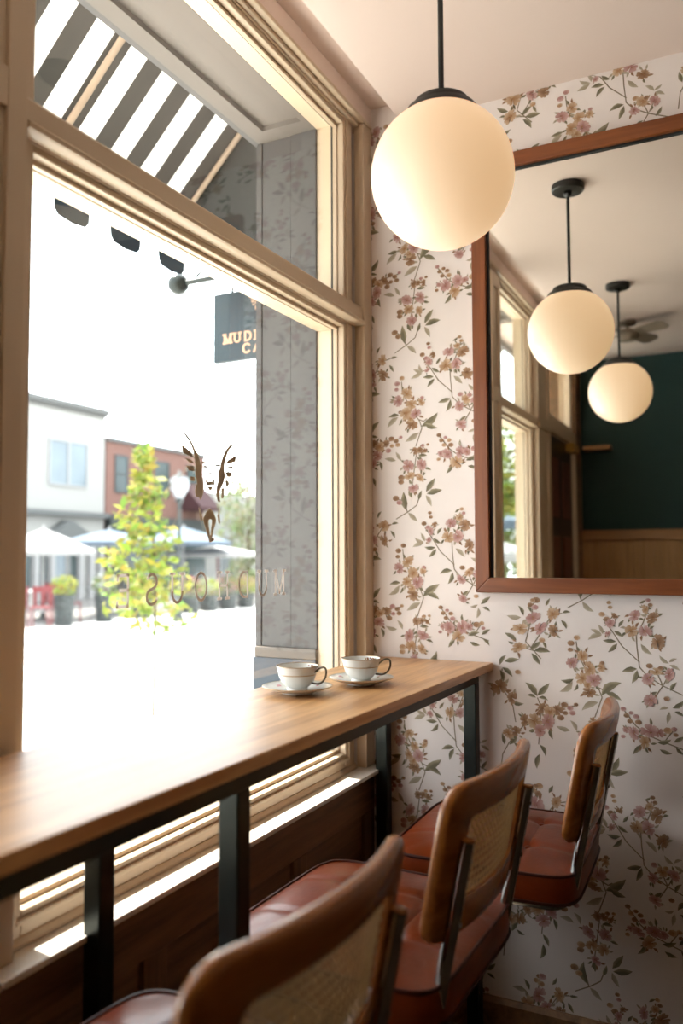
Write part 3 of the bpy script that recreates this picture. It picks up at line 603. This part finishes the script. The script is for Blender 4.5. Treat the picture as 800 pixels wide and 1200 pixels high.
def cup(x, y, rot, label):
    z0 = 1.0603 + .0078
    s_ = thing('teacup', (x, y, z0), label, 'cup', 'teacups on the counter')
    prof = [(0, .003), (.020, .003), (.021, 0), (.0245, 0), (.025, .004), (.0235, .007), (.030, .011), (.038, .021), (.0425, .033), (.0455, .046), (.0485, .0555), (.0488, .0565), (.0478, .0565), (.0445, .046), (.041, .032), (.036, .020), (.026, .0115), (0, .010)]
    MB().lathe(prof, 56, (x, y, z0)).build('bowl', M['china'], s_, smooth=50)
    MB().lathe([(.0480, .0550), (.0492, .0560), (.0490, .0570), (.0478, .0570), (.0474, .056)], 56, (x, y, z0), None, False).build('gilt_rim', M['gilt'], s_, smooth=60)
    MB().lathe([(.0434, .0360), (.0439, .0360), (.0444, .0380), (.0439, .0380)], 56, (x, y, z0), None, False).build('gilt_band', M['gilt'], s_, smooth=60)
    ca, sa = math.cos(rot), math.sin(rot)
    hp = bez([(.0435, .043), (.060, .056), (.074, .054), (.072, .030), (.056, .016), (.036, .0185)], .012, 5)
    MB().tube([(x + p[0] * ca, y + p[0] * sa, z0 + p[1]) for p in hp], .0024, 8).build('handle', M['handle'], s_, smooth=60)
    d = MB()
    for i in range(60):      # flowers printed inside the far rim
        a = rot + .9 + rnd.gauss(0, .32); h = rnd.uniform(.032, .052); R_ = .041 + (h - .032) * .25 - .0006
        col = rnd.choice(((.22, .03, .02), (.30, .10, .02), (.06, .07, .02), (.28, .16, .04)))
        d.add([(x + R_ * math.cos(a + .05 * math.cos(t * PI / 3)), y + R_ * math.sin(a + .05 * math.cos(t * PI / 3)), z0 + h + .0022 * math.sin(t * PI / 3)) for t in range(6)], [tuple(range(6))], [col] * 6)
    d.build('flower_print', M['china_print'], s_, kind='stuff')
saucer(.140, -.735, 'white floral saucer nearer the camera, under the left teacup'); cup(.140, -.735, .05, 'white gilt-rimmed teacup on the left saucer, nearer the camera')
saucer(.214, -.548, 'white floral saucer nearer the wallpaper, under the right teacup'); cup(.214, -.548, .30, 'white gilt-rimmed teacup on the right saucer, nearer the wallpaper')

# ------------------------------------------------------------------ vinyl on the window glass
GX = GXP + .0002
NF = [0]
def flat(mb, P):                                # a film of vinyl: one flat face, each piece a hair proud of the last
    NF[0] += 1; mb.add([(GX + .0003 + NF[0] * .00001, y, z) for y, z in P], [tuple(range(len(P)))])
em = MB()
for P in EMBLEM:
    for d in (-.0014, .0014): flat(em, [(y / 1e4 + d * 1.6, z / 1e4) for y, z in P])
em.build('vinyl_emblem', M['vinyl'], w1)
def arc(cx, cy, rx, ry, a0, a1, n=14): return [(cx + rx * math.cos(math.radians(a0 + (a1 - a0) * i / n)), cy + ry * math.sin(math.radians(a0 + (a1 - a0) * i / n))) for i in range(n + 1)]
sf = lambda x, y: [(x - .11, y), (x + .11, y)]        # small serif
GL = {'M': [[(.08, 0), (.08, 1)], [(.08, 1), (.42, .05)], [(.42, .05), (.76, 1)], [(.76, 1), (.76, 0)], sf(.08, 0), sf(.76, 0), sf(.05, 1), sf(.79, 1)],
      'U': [[(.08, 1), (.08, .34)] + arc(.36, .34, .28, .34, 180, 360) + [(.64, 1)], sf(.08, 1), sf(.64, 1)],
      'D': [[(.1, 0), (.1, 1), (.3, 1)] + arc(.3, .5, .4, .5, 90, -90) + [(.1, 0)]],
      'H': [[(.1, 0), (.1, 1)], [(.62, 0), (.62, 1)], [(.1, .5), (.62, .5)], sf(.1, 0), sf(.1, 1), sf(.62, 0), sf(.62, 1)],
      'O': [arc(.38, .5, .34, .5, 0, 360, 24)],
      'S': [arc(.32, .76, .24, .24, 30, 250, 12) + arc(.32, .25, .26, .25, 75, -160, 14)],
      'E': [[(.1, 0), (.1, 1)], [(.1, 1), (.58, 1)], [(.1, .52), (.46, .52)], [(.1, 0), (.6, 0)], [(.58, 1), (.58, .86)], [(.6, 0), (.6, .15)]],
      'C': [arc(.38, .5, .34, .5, 45, 315, 18)], 'A': [[(.02, 0), (.34, 1)], [(.34, 1), (.66, 0)], [(.14, .34), (.54, .34)]],
      'F': [[(.1, 0), (.1, 1)], [(.1, 1), (.58, 1)], [(.1, .52), (.46, .52)]]}
def strokes(ch, put, w, film=False):
    mb = MB(); ns = 0
    for pl in GL[ch]:
        for a, b_ in zip(pl, pl[1:]):
            L_ = math.hypot(b_[0] - a[0], b_[1] - a[1]) or 1; ux, uy = (b_[0] - a[0]) / L_, (b_[1] - a[1]) / L_; e = w * .5
            q = [(a[0] - ux * e - uy * e, a[1] - uy * e + ux * e), (a[0] - ux * e + uy * e, a[1] - uy * e - ux * e), (b_[0] + ux * e + uy * e, b_[1] + uy * e - ux * e), (b_[0] + ux * e - uy * e, b_[1] + uy * e + ux * e)]
            ns += 1; A_ = [put(p[0], p[1], 0) for p in q]; B_ = [put(p[0], p[1], 1 + ns * .03) for p in q]
            if film: mb.add(B_, [(0, 1, 2, 3)]); continue
            mb.add(A_ + B_, [(0, 1, 2, 3), (7, 6, 5, 4), (0, 4, 5, 1), (1, 5, 6, 2), (2, 6, 7, 3), (3, 7, 4, 0)])
    return mb
for i, ch in enumerate('MUDHOUSE'):            # read from the street, so reversed from inside
    y_ = -.437 - i * .0900
    strokes(ch, lambda u, v, h: (GX + .0006 * h, y_ - u * .064, 1.2745 + v * .064), .105, True).build('vinyl_letter', M['letter'], w1)

# ------------------------------------------------------------------ awning and hanging sign outside
YE = .30
aw = thing('window_awning', (FX, -.6, 3.4), 'striped charcoal and white awning sloping out above the window', 'awning')
ax0, az0, ax1, az1 = FX - .025, 3.44, -.97, 2.843
def awn_pt(t, y, h=0): return (ax0 + (ax1 - ax0) * t - h * .68, y, az0 + (az1 - az0) * t + h * .73)
y = YE; k = 0; ws = (.078, .082)
while y > -4.2:
    w_ = ws[k % 2]; p = [awn_pt(0, y), awn_pt(1, y), awn_pt(1, y - w_), awn_pt(0, y - w_), awn_pt(0, y, .002), awn_pt(1, y, .002), awn_pt(1, y - w_, .002), awn_pt(0, y - w_, .002)]
    MB().add(p, [(0, 1, 2, 3), (7, 6, 5, 4), (0, 4, 5, 1), (1, 5, 6, 2), (2, 6, 7, 3), (3, 7, 4, 0)]).build('stripe', M['awn_dark' if k % 2 == 0 else 'awn_white'], aw)
    y -= w_; k += 1
for yr in (YE - .012, YE - .70, YE - 1.92, YE - 3.1, YE - 4.3):
    a, b_ = Vector(awn_pt(0, yr, -.02)), Vector(awn_pt(1, yr, -.02)); MB().tube([a, b_], .012, 8).build('rafter', M['rafter'], aw, smooth=60)
MB().tube([(ax1, YE, az1 - .012), (ax1, -4.2, az1 - .012)], .012, 8).build('front_bar', M['rafter'], aw, smooth=60)
MB().prism([(ax0, az0), (ax1, az1), (ax1, 2.62), (ax0, 2.60)], 1, YE + .001, YE + .004).build('side_panel', M['far_dark'], aw)
MB().box(ax1 - .004, ax1, -4.2, YE, 2.591, az1 - .0).build('valance_band', M['awn_white'], aw)
y = .275
while y > -4.0:
    P = [(y, 2.5905), (y - .166, 2.5905), (y - .162, 2.550), (y - .146, 2.532), (y - .083, 2.525), (y - .02, 2.532), (y - .004, 2.550)]
    MB().prism(P, 0, ax1 - .003, ax1 - .001).build('scallop', M['awn_blue'], aw)
    y -= .270
sg = thing('hanging_sign', (FX - .02, .40, 2.555), 'dark hanging shop sign with gold lettering on a bracket outside the window', 'sign')
MB().box(-.905, -.405, .388, .412, 2.185, 2.475).build('board', M['sign'], sg, bevel=.003)
MB().tube([(FX - .02, .40, 2.555), (-1.09, .40, 2.555)], .012, 10).lathe([(0, -.045), (.026, -.038), (.043, -.018), (.046, 0), (.043, .018), (.026, .038), (0, .045)], 18, (-1.10, .40, 2.555)).build('bracket', M['steel'], sg, smooth=50)
MB().tube([(FX - .02, .40, 2.95), (-1.02, .40, 2.565)], .005, 8).build('stay_rod', M['steel'], sg, smooth=50)
for x in (-.82, -.49): MB().tube([(x, .40, 2.475), (x, .40, 2.545)], .005, 8).build('hanger', M['steel'], sg, smooth=50)
lt = MB()
def sign_text(t, x0, z0, h, adv, wd):
    for i, ch in enumerate(t):
        q = strokes(ch, lambda u, v, d: (x0 + i * adv + u * wd, .3875 - .0012 * d, z0 + v * h), .21); lt.add(q.v, q.f)
sign_text('MUDHOUSE', -.852, 2.262, .036, .050, .046); sign_text('CAFE', -.757, 2.212, .036, .052, .046)
lt.build('lettering', M['gold'], sg)
e2 = MB()                                       # the same emblem, small, in gold
for P in EMBLEM: e2.prism([(-.655 + (y / 1e4 + .772) * .62, 2.318 + (z / 1e4 - 1.40) * .56) for y, z in P], 1, .3868, .3878)
e2.build('emblem', M['gold'], sg)
# ------------------------------------------------------------------ the street outside
ZG = -.10
st(MB().box(-40, FX - .02, -40, 45, ZG - .1, ZG).build('ground', M['asphalt']))
st(MB().box(-4.6, FX - .02, -40, 45, ZG, ZG + .012).build('pavement', M['paving']))
st(MB().box(-20.0, -10.0, -10, 45, ZG, ZG + .04).build('pavement_far', M['paving']))
st(MB().box(-20.0, -12.45, -10, 45, ZG + .04, ZG + .046).build('patio', M['patio']))
def leaves_mesh(mb, blobs, n, size, cols, seed):
    r = random.Random(seed)
    for i in range(n):
        cx, cy, cz, rx, ry, rz = r.choice(blobs)
        while True:
            u, v, w = r.uniform(-1, 1), r.uniform(-1, 1), r.uniform(-1, 1); d = u * u + v * v + w * w
            if .12 < d < 1: break
        p = Vector((cx + u * rx, cy + v * ry, cz + w * rz)); s_ = size * r.uniform(.6, 1.25)
        a = Vector((r.gauss(0, 1), r.gauss(0, 1), r.gauss(0, .6))).normalized(); b_ = a.cross(Vector((r.gauss(0, 1), r.gauss(0, 1), r.gauss(0, 1)))).normalized()
        c = r.choice(cols); c = tuple(v_ * r.uniform(.75, 1.2) for v_ in c)
        mb.add([p - a * s_, p + b_ * s_ * .42 - a * s_ * .1, p + a * s_, p - b_ * s_ * .42 - a * s_ * .1], [(0, 1, 2, 3)], [c] * 4)
    return mb
YG = ((.20, .23, .035), (.27, .27, .05), (.13, .18, .03)); DG = ((.06, .10, .025), (.10, .14, .04), (.14, .16, .05)); PG = ((.20, .235, .12), (.15, .20, .09), (.26, .27, .17))
def tree(x, y, h, blobs, n, size, cols, label, seed, r=.03, grp=None):
    t = thing('tree', (x, y, ZG), label, 'tree', grp); rt = random.Random(seed)
    tk = MB().tube([(x, y, ZG), (x + .02, y - .01, ZG + h * .4), (x - .02, y, ZG + h * .75), (x, y, ZG + h * .97)], [r, r * .85, r * .6, r * .2], 8)
    for i in range(8):
        z = ZG + h * (.38 + .07 * i); a = rt.uniform(0, 6.3); L_ = h * .17
        tk.tube([(x, y, z), (x + L_ * .6 * math.cos(a), y + L_ * .6 * math.sin(a), z + L_ * .5), (x + L_ * math.cos(a), y + L_ * math.sin(a), z + L_)], [r * .4, r * .3, r * .1], 5)
    tk.build('trunk', M['bark'], t, smooth=60)
    leaves_mesh(MB(), blobs, n, size, cols, seed).build('foliage', M['leaf'], t, kind='stuff')
    return t
tree(-3.8, 3.53, 2.5, [(-3.8, 3.36, 2.22, .10, .10, .20), (-3.8, 3.42, 1.98, .17, .20, .18), (-3.8, 3.30, 1.74, .2, .24, .2), (-3.85, 3.55, 1.58, .28, .30, .18), (-3.85, 3.3, 1.36, .3, .34, .2), (-3.8, 3.62, 1.2, .28, .32, .22), (-3.8, 3.25, 1.02, .3, .32, .2), (-3.75, 3.55, .84, .3, .34, .16)], 760, .064, YG,
     'slim yellow-green young tree on the near pavement, behind the window lettering', 5, .016)
tree(-16, 23.76, 4.8, [(-16, 23.9, 3.45, 1.2, 1.3, 1.45), (-15.8, 23.7, 2.1, 1.3, 1.4, 1.1), (-16, 24.3, .95, 1.1, 1.2, .85)], 2600, .12, PG, 'pale green tree across the street, right of the glass emblem', 6, .09)
tree(-17.0, 29.2, 5.6, [(-17.0, 29.2, 4.4, 1.7, 1.9, 1.7), (-17.0, 29.4, 2.4, 1.8, 2.0, 1.7)], 2200, .16, PG, 'pale distant tree past the end of the brick building', 8, .12)
# trees along the near pavement, seen through the other window in the mirror
tree(-2.35, -9.0, 3.9, [(-2.3, -9, 3.1, .55, .7, .6), (-2.4, -8.9, 2.5, .6, .7, .5), (-2.2, -9.1, 2.15, .4, .4, .25)], 2000, .075, YG, 'bright green tree seen in the lower left of the mirror', 9, .05)
tree(-3.3, -13.5, 3.2, [(-3.3, -13.5, 2.3, .7, .8, .7), (-3.4, -13.2, 1.4, .7, .8, .5)], 1500, .09, DG, 'darker green tree farther along, seen in the mirror', 10, .05)
def bush(x, y, rx, h, n, cols, label, seed):
    t = thing('bush', (x, y, ZG), label, 'bush'); MB().tube([(x, y, ZG), (x, y, ZG + h * .6)], .02, 6).build('stem', M['bark'], t)
    leaves_mesh(MB(), [(x, y, ZG + h * .55, rx, rx, h * .45)], n, .06, cols, seed).build('foliage', M['leaf'], t, kind='stuff')
bush(-2.15, -7.6, .42, 1.35, 1300, DG, 'green bush below the bright tree in the mirror', 12)

def quad_frame(mb, x, y0, y1, z0, z1, w=.06, d=.05): return frame4(mb, x - d * .2, x + d, y0, y1, z0, z1, w, w, w, w)
# white rendered building
BX = -20.0
lb = thing('cream_building', (BX - 2, 15, ZG), 'cream two-storey building across the street with a grey cornice and gable porch', 'building')
MB().box(BX - 4, BX, 10.0, 20.32, ZG, 6.62).build('wall', M['cream_wall'], lb)
MB().box(BX - .1, BX + .22, 9.9, 20.36, 6.58, 6.76).box(BX - .1, BX + .12, 9.9, 20.34, 6.48, 6.58).build('cornice', M['lintel'], lb)
MB().box(BX - .05, BX + .30, 9.9, 20.3, 2.80, 2.97).build('ledge', M['lintel'], lb)
for y0, y1 in ((12.0, 13.75), (17.7, 19.38)):
    f = quad_frame(MB(), BX, y0, y1, 3.9, 5.36, .05, .06); f.box(BX - .01, BX + .06, (y0 + y1) / 2 - .04, (y0 + y1) / 2 + .04, 3.9, 5.36); fo = f.build('window', M['far_white'], lb)
    for a, b_ in ((y0, (y0 + y1) / 2 - .04), ((y0 + y1) / 2 + .04, y1)): MB().box(BX, BX + .02, a, b_, 3.9, 5.36).build('pane', M['far_glass'], fo)
gp = MB().prism([(17.25, 2.05), (19.45, 2.05), (18.3, 2.66)], 0, BX + .0, BX + .5); gp.build('porch_gable', M['lintel'], lb)
for y in (16.2, 17.1, 17.8, 19.1, 19.6, 20.1): MB().box(BX, BX + .16, y - .09, y + .09, ZG, 2.06).build('pilaster', M['far_white'], lb)
for y0, y1, m in ((16.35, 16.95, 'far_dark_glass'), (17.25, 17.65, 'far_dark_glass'), (18.0, 18.45, 'far_glass'), (18.62, 18.98, 'far_dark_glass'), (15.0, 16.0, 'far_glass')):
    fo = quad_frame(MB(), BX, y0, y1, .25, 1.95, .04, .05).build('shopfront', M['far_white'], lb); MB().box(BX, BX + .02, y0, y1, .25, 1.95).build('pane', M[m], fo)
# brick building
bb = thing('brick_building', (BX - 2, 24, ZG), 'red brick building across the street with dark windows and a dark shopfront', 'building')
MB().box(BX - 4, BX, 20.40, 26.4, ZG, 5.66).build('wall', M['brick'], bb)
MB().box(BX - .1, BX + .10, 20.40, 26.45, 5.66, 5.80).build('parapet', M['lintel'], bb)
for y0, y1 in ((20.9, 21.5), (23.15, 23.95), (25.2, 25.9)):
    fo = quad_frame(MB(), BX, y0, y1, 3.85, 5.15, .06, .04).build('window', M['far_dark'], bb); MB().box(BX, BX + .02, y0, y1, 3.85, 5.15).build('pane', M['far_dark_glass'], fo)
    MB().box(BX + .02, BX + .045, y0, y1, 4.47, 4.53).build('sash_bar', M['far_dark'], fo)
MB().box(BX - .02, BX + .25, 20.40, 26.4, 2.40, 2.94).build('fascia', M['far_dark'], bb)
MB().box(BX, BX + .06, 20.45, 26.35, .1, 2.40).build('shopfront', M['far_dark'], bb)
for y0, y1 in ((20.8, 22.2), (22.4, 23.8), (24.0, 24.9), (25.1, 26.4)): MB().box(BX + .06, BX + .08, y0, y1, .6, 2.2).build('pane', M['far_dark_glass'], bb)
MB().prism([(BX, 4.5), (BX + 1.0, 3.45), (BX + 1.0, 3.3), (BX, 3.3)], 1, 24.8, 26.2).build('awning', M['maroon'], bb)
wb2 = thing('white_building', (BX - 3, 31, ZG), 'pale building at the far end of the street, behind the trees', 'building')
MB().box(BX - 4, BX - .5, 26.5, 36, ZG, 4.3).build('wall', M['cream_wall'], wb2)
fo = quad_frame(MB(), BX - .5, 28.3, 29.3, .2, 2.3, .08, .05).build('window', M['far_white'], wb2); MB().box(BX - .5, BX - .48, 28.3, 29.3, .2, 2.3).build('pane', M['far_dark_glass'], fo)
# street lamp
lp = thing('street_lamp', (-10.4, 12.36, ZG), 'black post lamp with a pale lantern, behind the young tree', 'street lamp')
MB().lathe([(.14, 0), (.14, .12), (.09, .2), (.06, .5), (.045, .6), (.038, 2.66), (.06, 2.7), (.10, 2.76), (.05, 2.80)], 14, (-10.4, 12.36, ZG)).build('post', M['far_dark'], lp, smooth=40)
MB().lathe([(.08, 2.80), (.18, 2.98), (.22, 3.13), (.18, 3.26), (.05, 3.32)], 16, (-10.4, 12.36, ZG)).build('lantern', M['lamp_glass'], lp, smooth=50)
MB().lathe([(.19, 3.26), (.05, 3.34), (.03, 3.42), (0, 3.44)], 14, (-10.4, 12.36, ZG)).build('finial', M['lintel'], lp, smooth=50)
# umbrellas
def umbrella(x, y, z_ap, z_ed, r, mat, label, pole='far_white', grp=None):
    u = thing('patio_umbrella', (x, y, ZG), label, 'umbrella', grp)
    MB().tube([(x, y, ZG), (x, y, z_ap)], .03, 8).build('pole', M[pole], u, smooth=60)
    MB().lathe([(.28, 0), (.28, .05), (.05, .1), (.05, .2)], 16, (x, y, ZG)).build('base', M['planter'], u, smooth=40)
    for k_ in range(8):
        a, b_ = k_ * PI / 4, (k_ + 1) * PI / 4
        P0 = Vector((x, y, z_ap)); P1 = Vector((x + r * math.cos(a), y + r * math.sin(a), z_ed)); P2 = Vector((x + r * math.cos(b_), y + r * math.sin(b_), z_ed))
        m1, m2 = (P0 + P1) / 2 + Vector((0, 0, .02)), (P0 + P2) / 2 + Vector((0, 0, .02)); dn = Vector((0, 0, -.09)); th = Vector((0, 0, -.006))
        vs = [P0, m1, P1, P2, m2, P1 + dn, P2 + dn]; n = len(vs); vs += [v + th for v in vs]
        fs = [(0, 1, 4), (1, 2, 3, 4), (2, 5, 6, 3)]; fs += [tuple(i + n for i in f[::-1]) for f in fs]
        MB().add(vs, fs).build('canopy_panel', mat, u)
    MB().lathe([(.03, 0), (.03, .05), (0, .08)], 8, (x, y, z_ap)).build('finial', M['far_white'], u)
umbrella(-13.8, 11.65, 2.07, 1.54, 1.19, M['umb_white'], 'white patio umbrella at the left edge of the window view')
umbrella(-13.8, 13.85, 2.11, 1.78, 1.23, M['umb_blue'], 'pale blue patio umbrella left of the young tree')
umbrella(-13.8, 16.94, 2.27, 1.82, 1.42, M['umb_blue'], 'pale blue patio umbrella right of the young tree')
umbrella(-13.8, 18.64, 1.74, 1.47, 1.48, M['umb_white'], 'low white patio umbrella under the glass emblem, on a red pole', 'red')
umbrella(-2.75, -11.2, 2.35, 1.95, .8, M['umb_blue'], 'blue umbrella far along the pavement, seen in the mirror')
umbrella(-2.45, -9.9, 1.62, 1.38, .8, M['umb_white'], 'white umbrella along the pavement, seen in the mirror')
# planters
def planter(x, y, h, r, cols, n, lh, label, flowers=None, mat='planter', grp=None):
    p = thing('planter', (x, y, ZG + .04), label, 'planter', grp); z = ZG + .04
    MB().lathe([(r * .8, 0), (r, h - .05), (r * 1.06, h - .05), (r * 1.06, h), (r * .9, h), (r * .88, h - .05), (0, h - .05)], 18, (x, y, z)).build('pot', M[mat], p, smooth=40)
    mb = leaves_mesh(MB(), [(x, y, z + h + lh * .4, r * 1.35, r * 1.35, lh * .6)], n, .055, cols, int(y * 10))
    if flowers: leaves_mesh(mb, [(x, y, z + h + lh * .55, r * 1.3, r * 1.3, lh * .5)], n // 2, .045, flowers, int(y * 7))
    mb.build('plant', M['leaf'], p, kind='stuff')
WHT = ((.35, .35, .33),); PNK = ((.32, .10, .12), (.34, .20, .16))
planter(-12, 10.55, .66, .21, YG, 260, .42, 'tall dark planter with a spiky yellow-green plant, between the red chairs')
planter(-12, 11.75, .60, .21, DG, 220, .5, 'tall dark planter of white flowers, left of the young tree', WHT)
for i, (y, pn, lb_) in enumerate(((13.0, PNK, 'first dark planter of pink flowers right of the young tree'), (14.9, PNK, 'dark planter of pink flowers below the street lamp'), (15.7, WHT, 'dark planter of white flowers below the low white umbrella'), (16.6, PNK, 'dark planter of pink flowers right of the red umbrella pole'), (17.5, PNK, 'pink-flowered dark planter nearest the pale tree'))):
    planter(-12, y, .42, .26, DG if i % 2 else YG, 240, .5, lb_, pn)
# red cafe chairs and a table
def cafe_chair(x, y, a, label):
    c = thing('cafe_chair', (0, 0, 0), label, 'chair', 'red chairs across the street')
    MB().box(-.2, .2, -.2, .2, .43, .46).build('seat', M['red'], c, bevel=.01)
    bk = MB()
    bk.box(.18, .21, -.2, .2, .74, .86)
    for k_ in (-.15, 0, .15): bk.box(.185, .205, k_ - .035, k_ + .035, .46, .74)
    bk.build('backrest', M['red'], c)
    for sx in (-.18, .18):
        for sy in (-.18, .18): MB().tube([(sx, sy, 0), (sx * .95, sy * .95, .43)], .016, 6).build('leg', M['red'], c)
    c.location = (x, y, ZG + .04); c.rotation_euler = (0, 0, a)
cafe_chair(-12.1, 9.3, .4, 'red cafe chair at the left edge of the window view')
cafe_chair(-11.8, 9.72, 2.2, 'red cafe chair just left of the dark planter')
cafe_chair(-12.4, 11.08, 3.4, 'red cafe chair just right of the spiky planter')
cafe_chair(-13.2, 11.5, 2.9, 'red cafe chair behind the two tall dark planters')
cafe_chair(-13.6, 9.7, .9, 'red cafe chair set back behind the white table')
tb = thing('cafe_table', (-12.75, 10.35, ZG + .04), 'white round cafe table among the red chairs', 'table')
MB().lathe([(.25, 0), (.25, .03), (.04, .06), (.035, .70), (.1, .72), (.45, .72), (.45, .75), (0, .75)], 24, (-12.75, 10.35, ZG + .04)).build('table', M['umb_white'], tb, smooth=40)
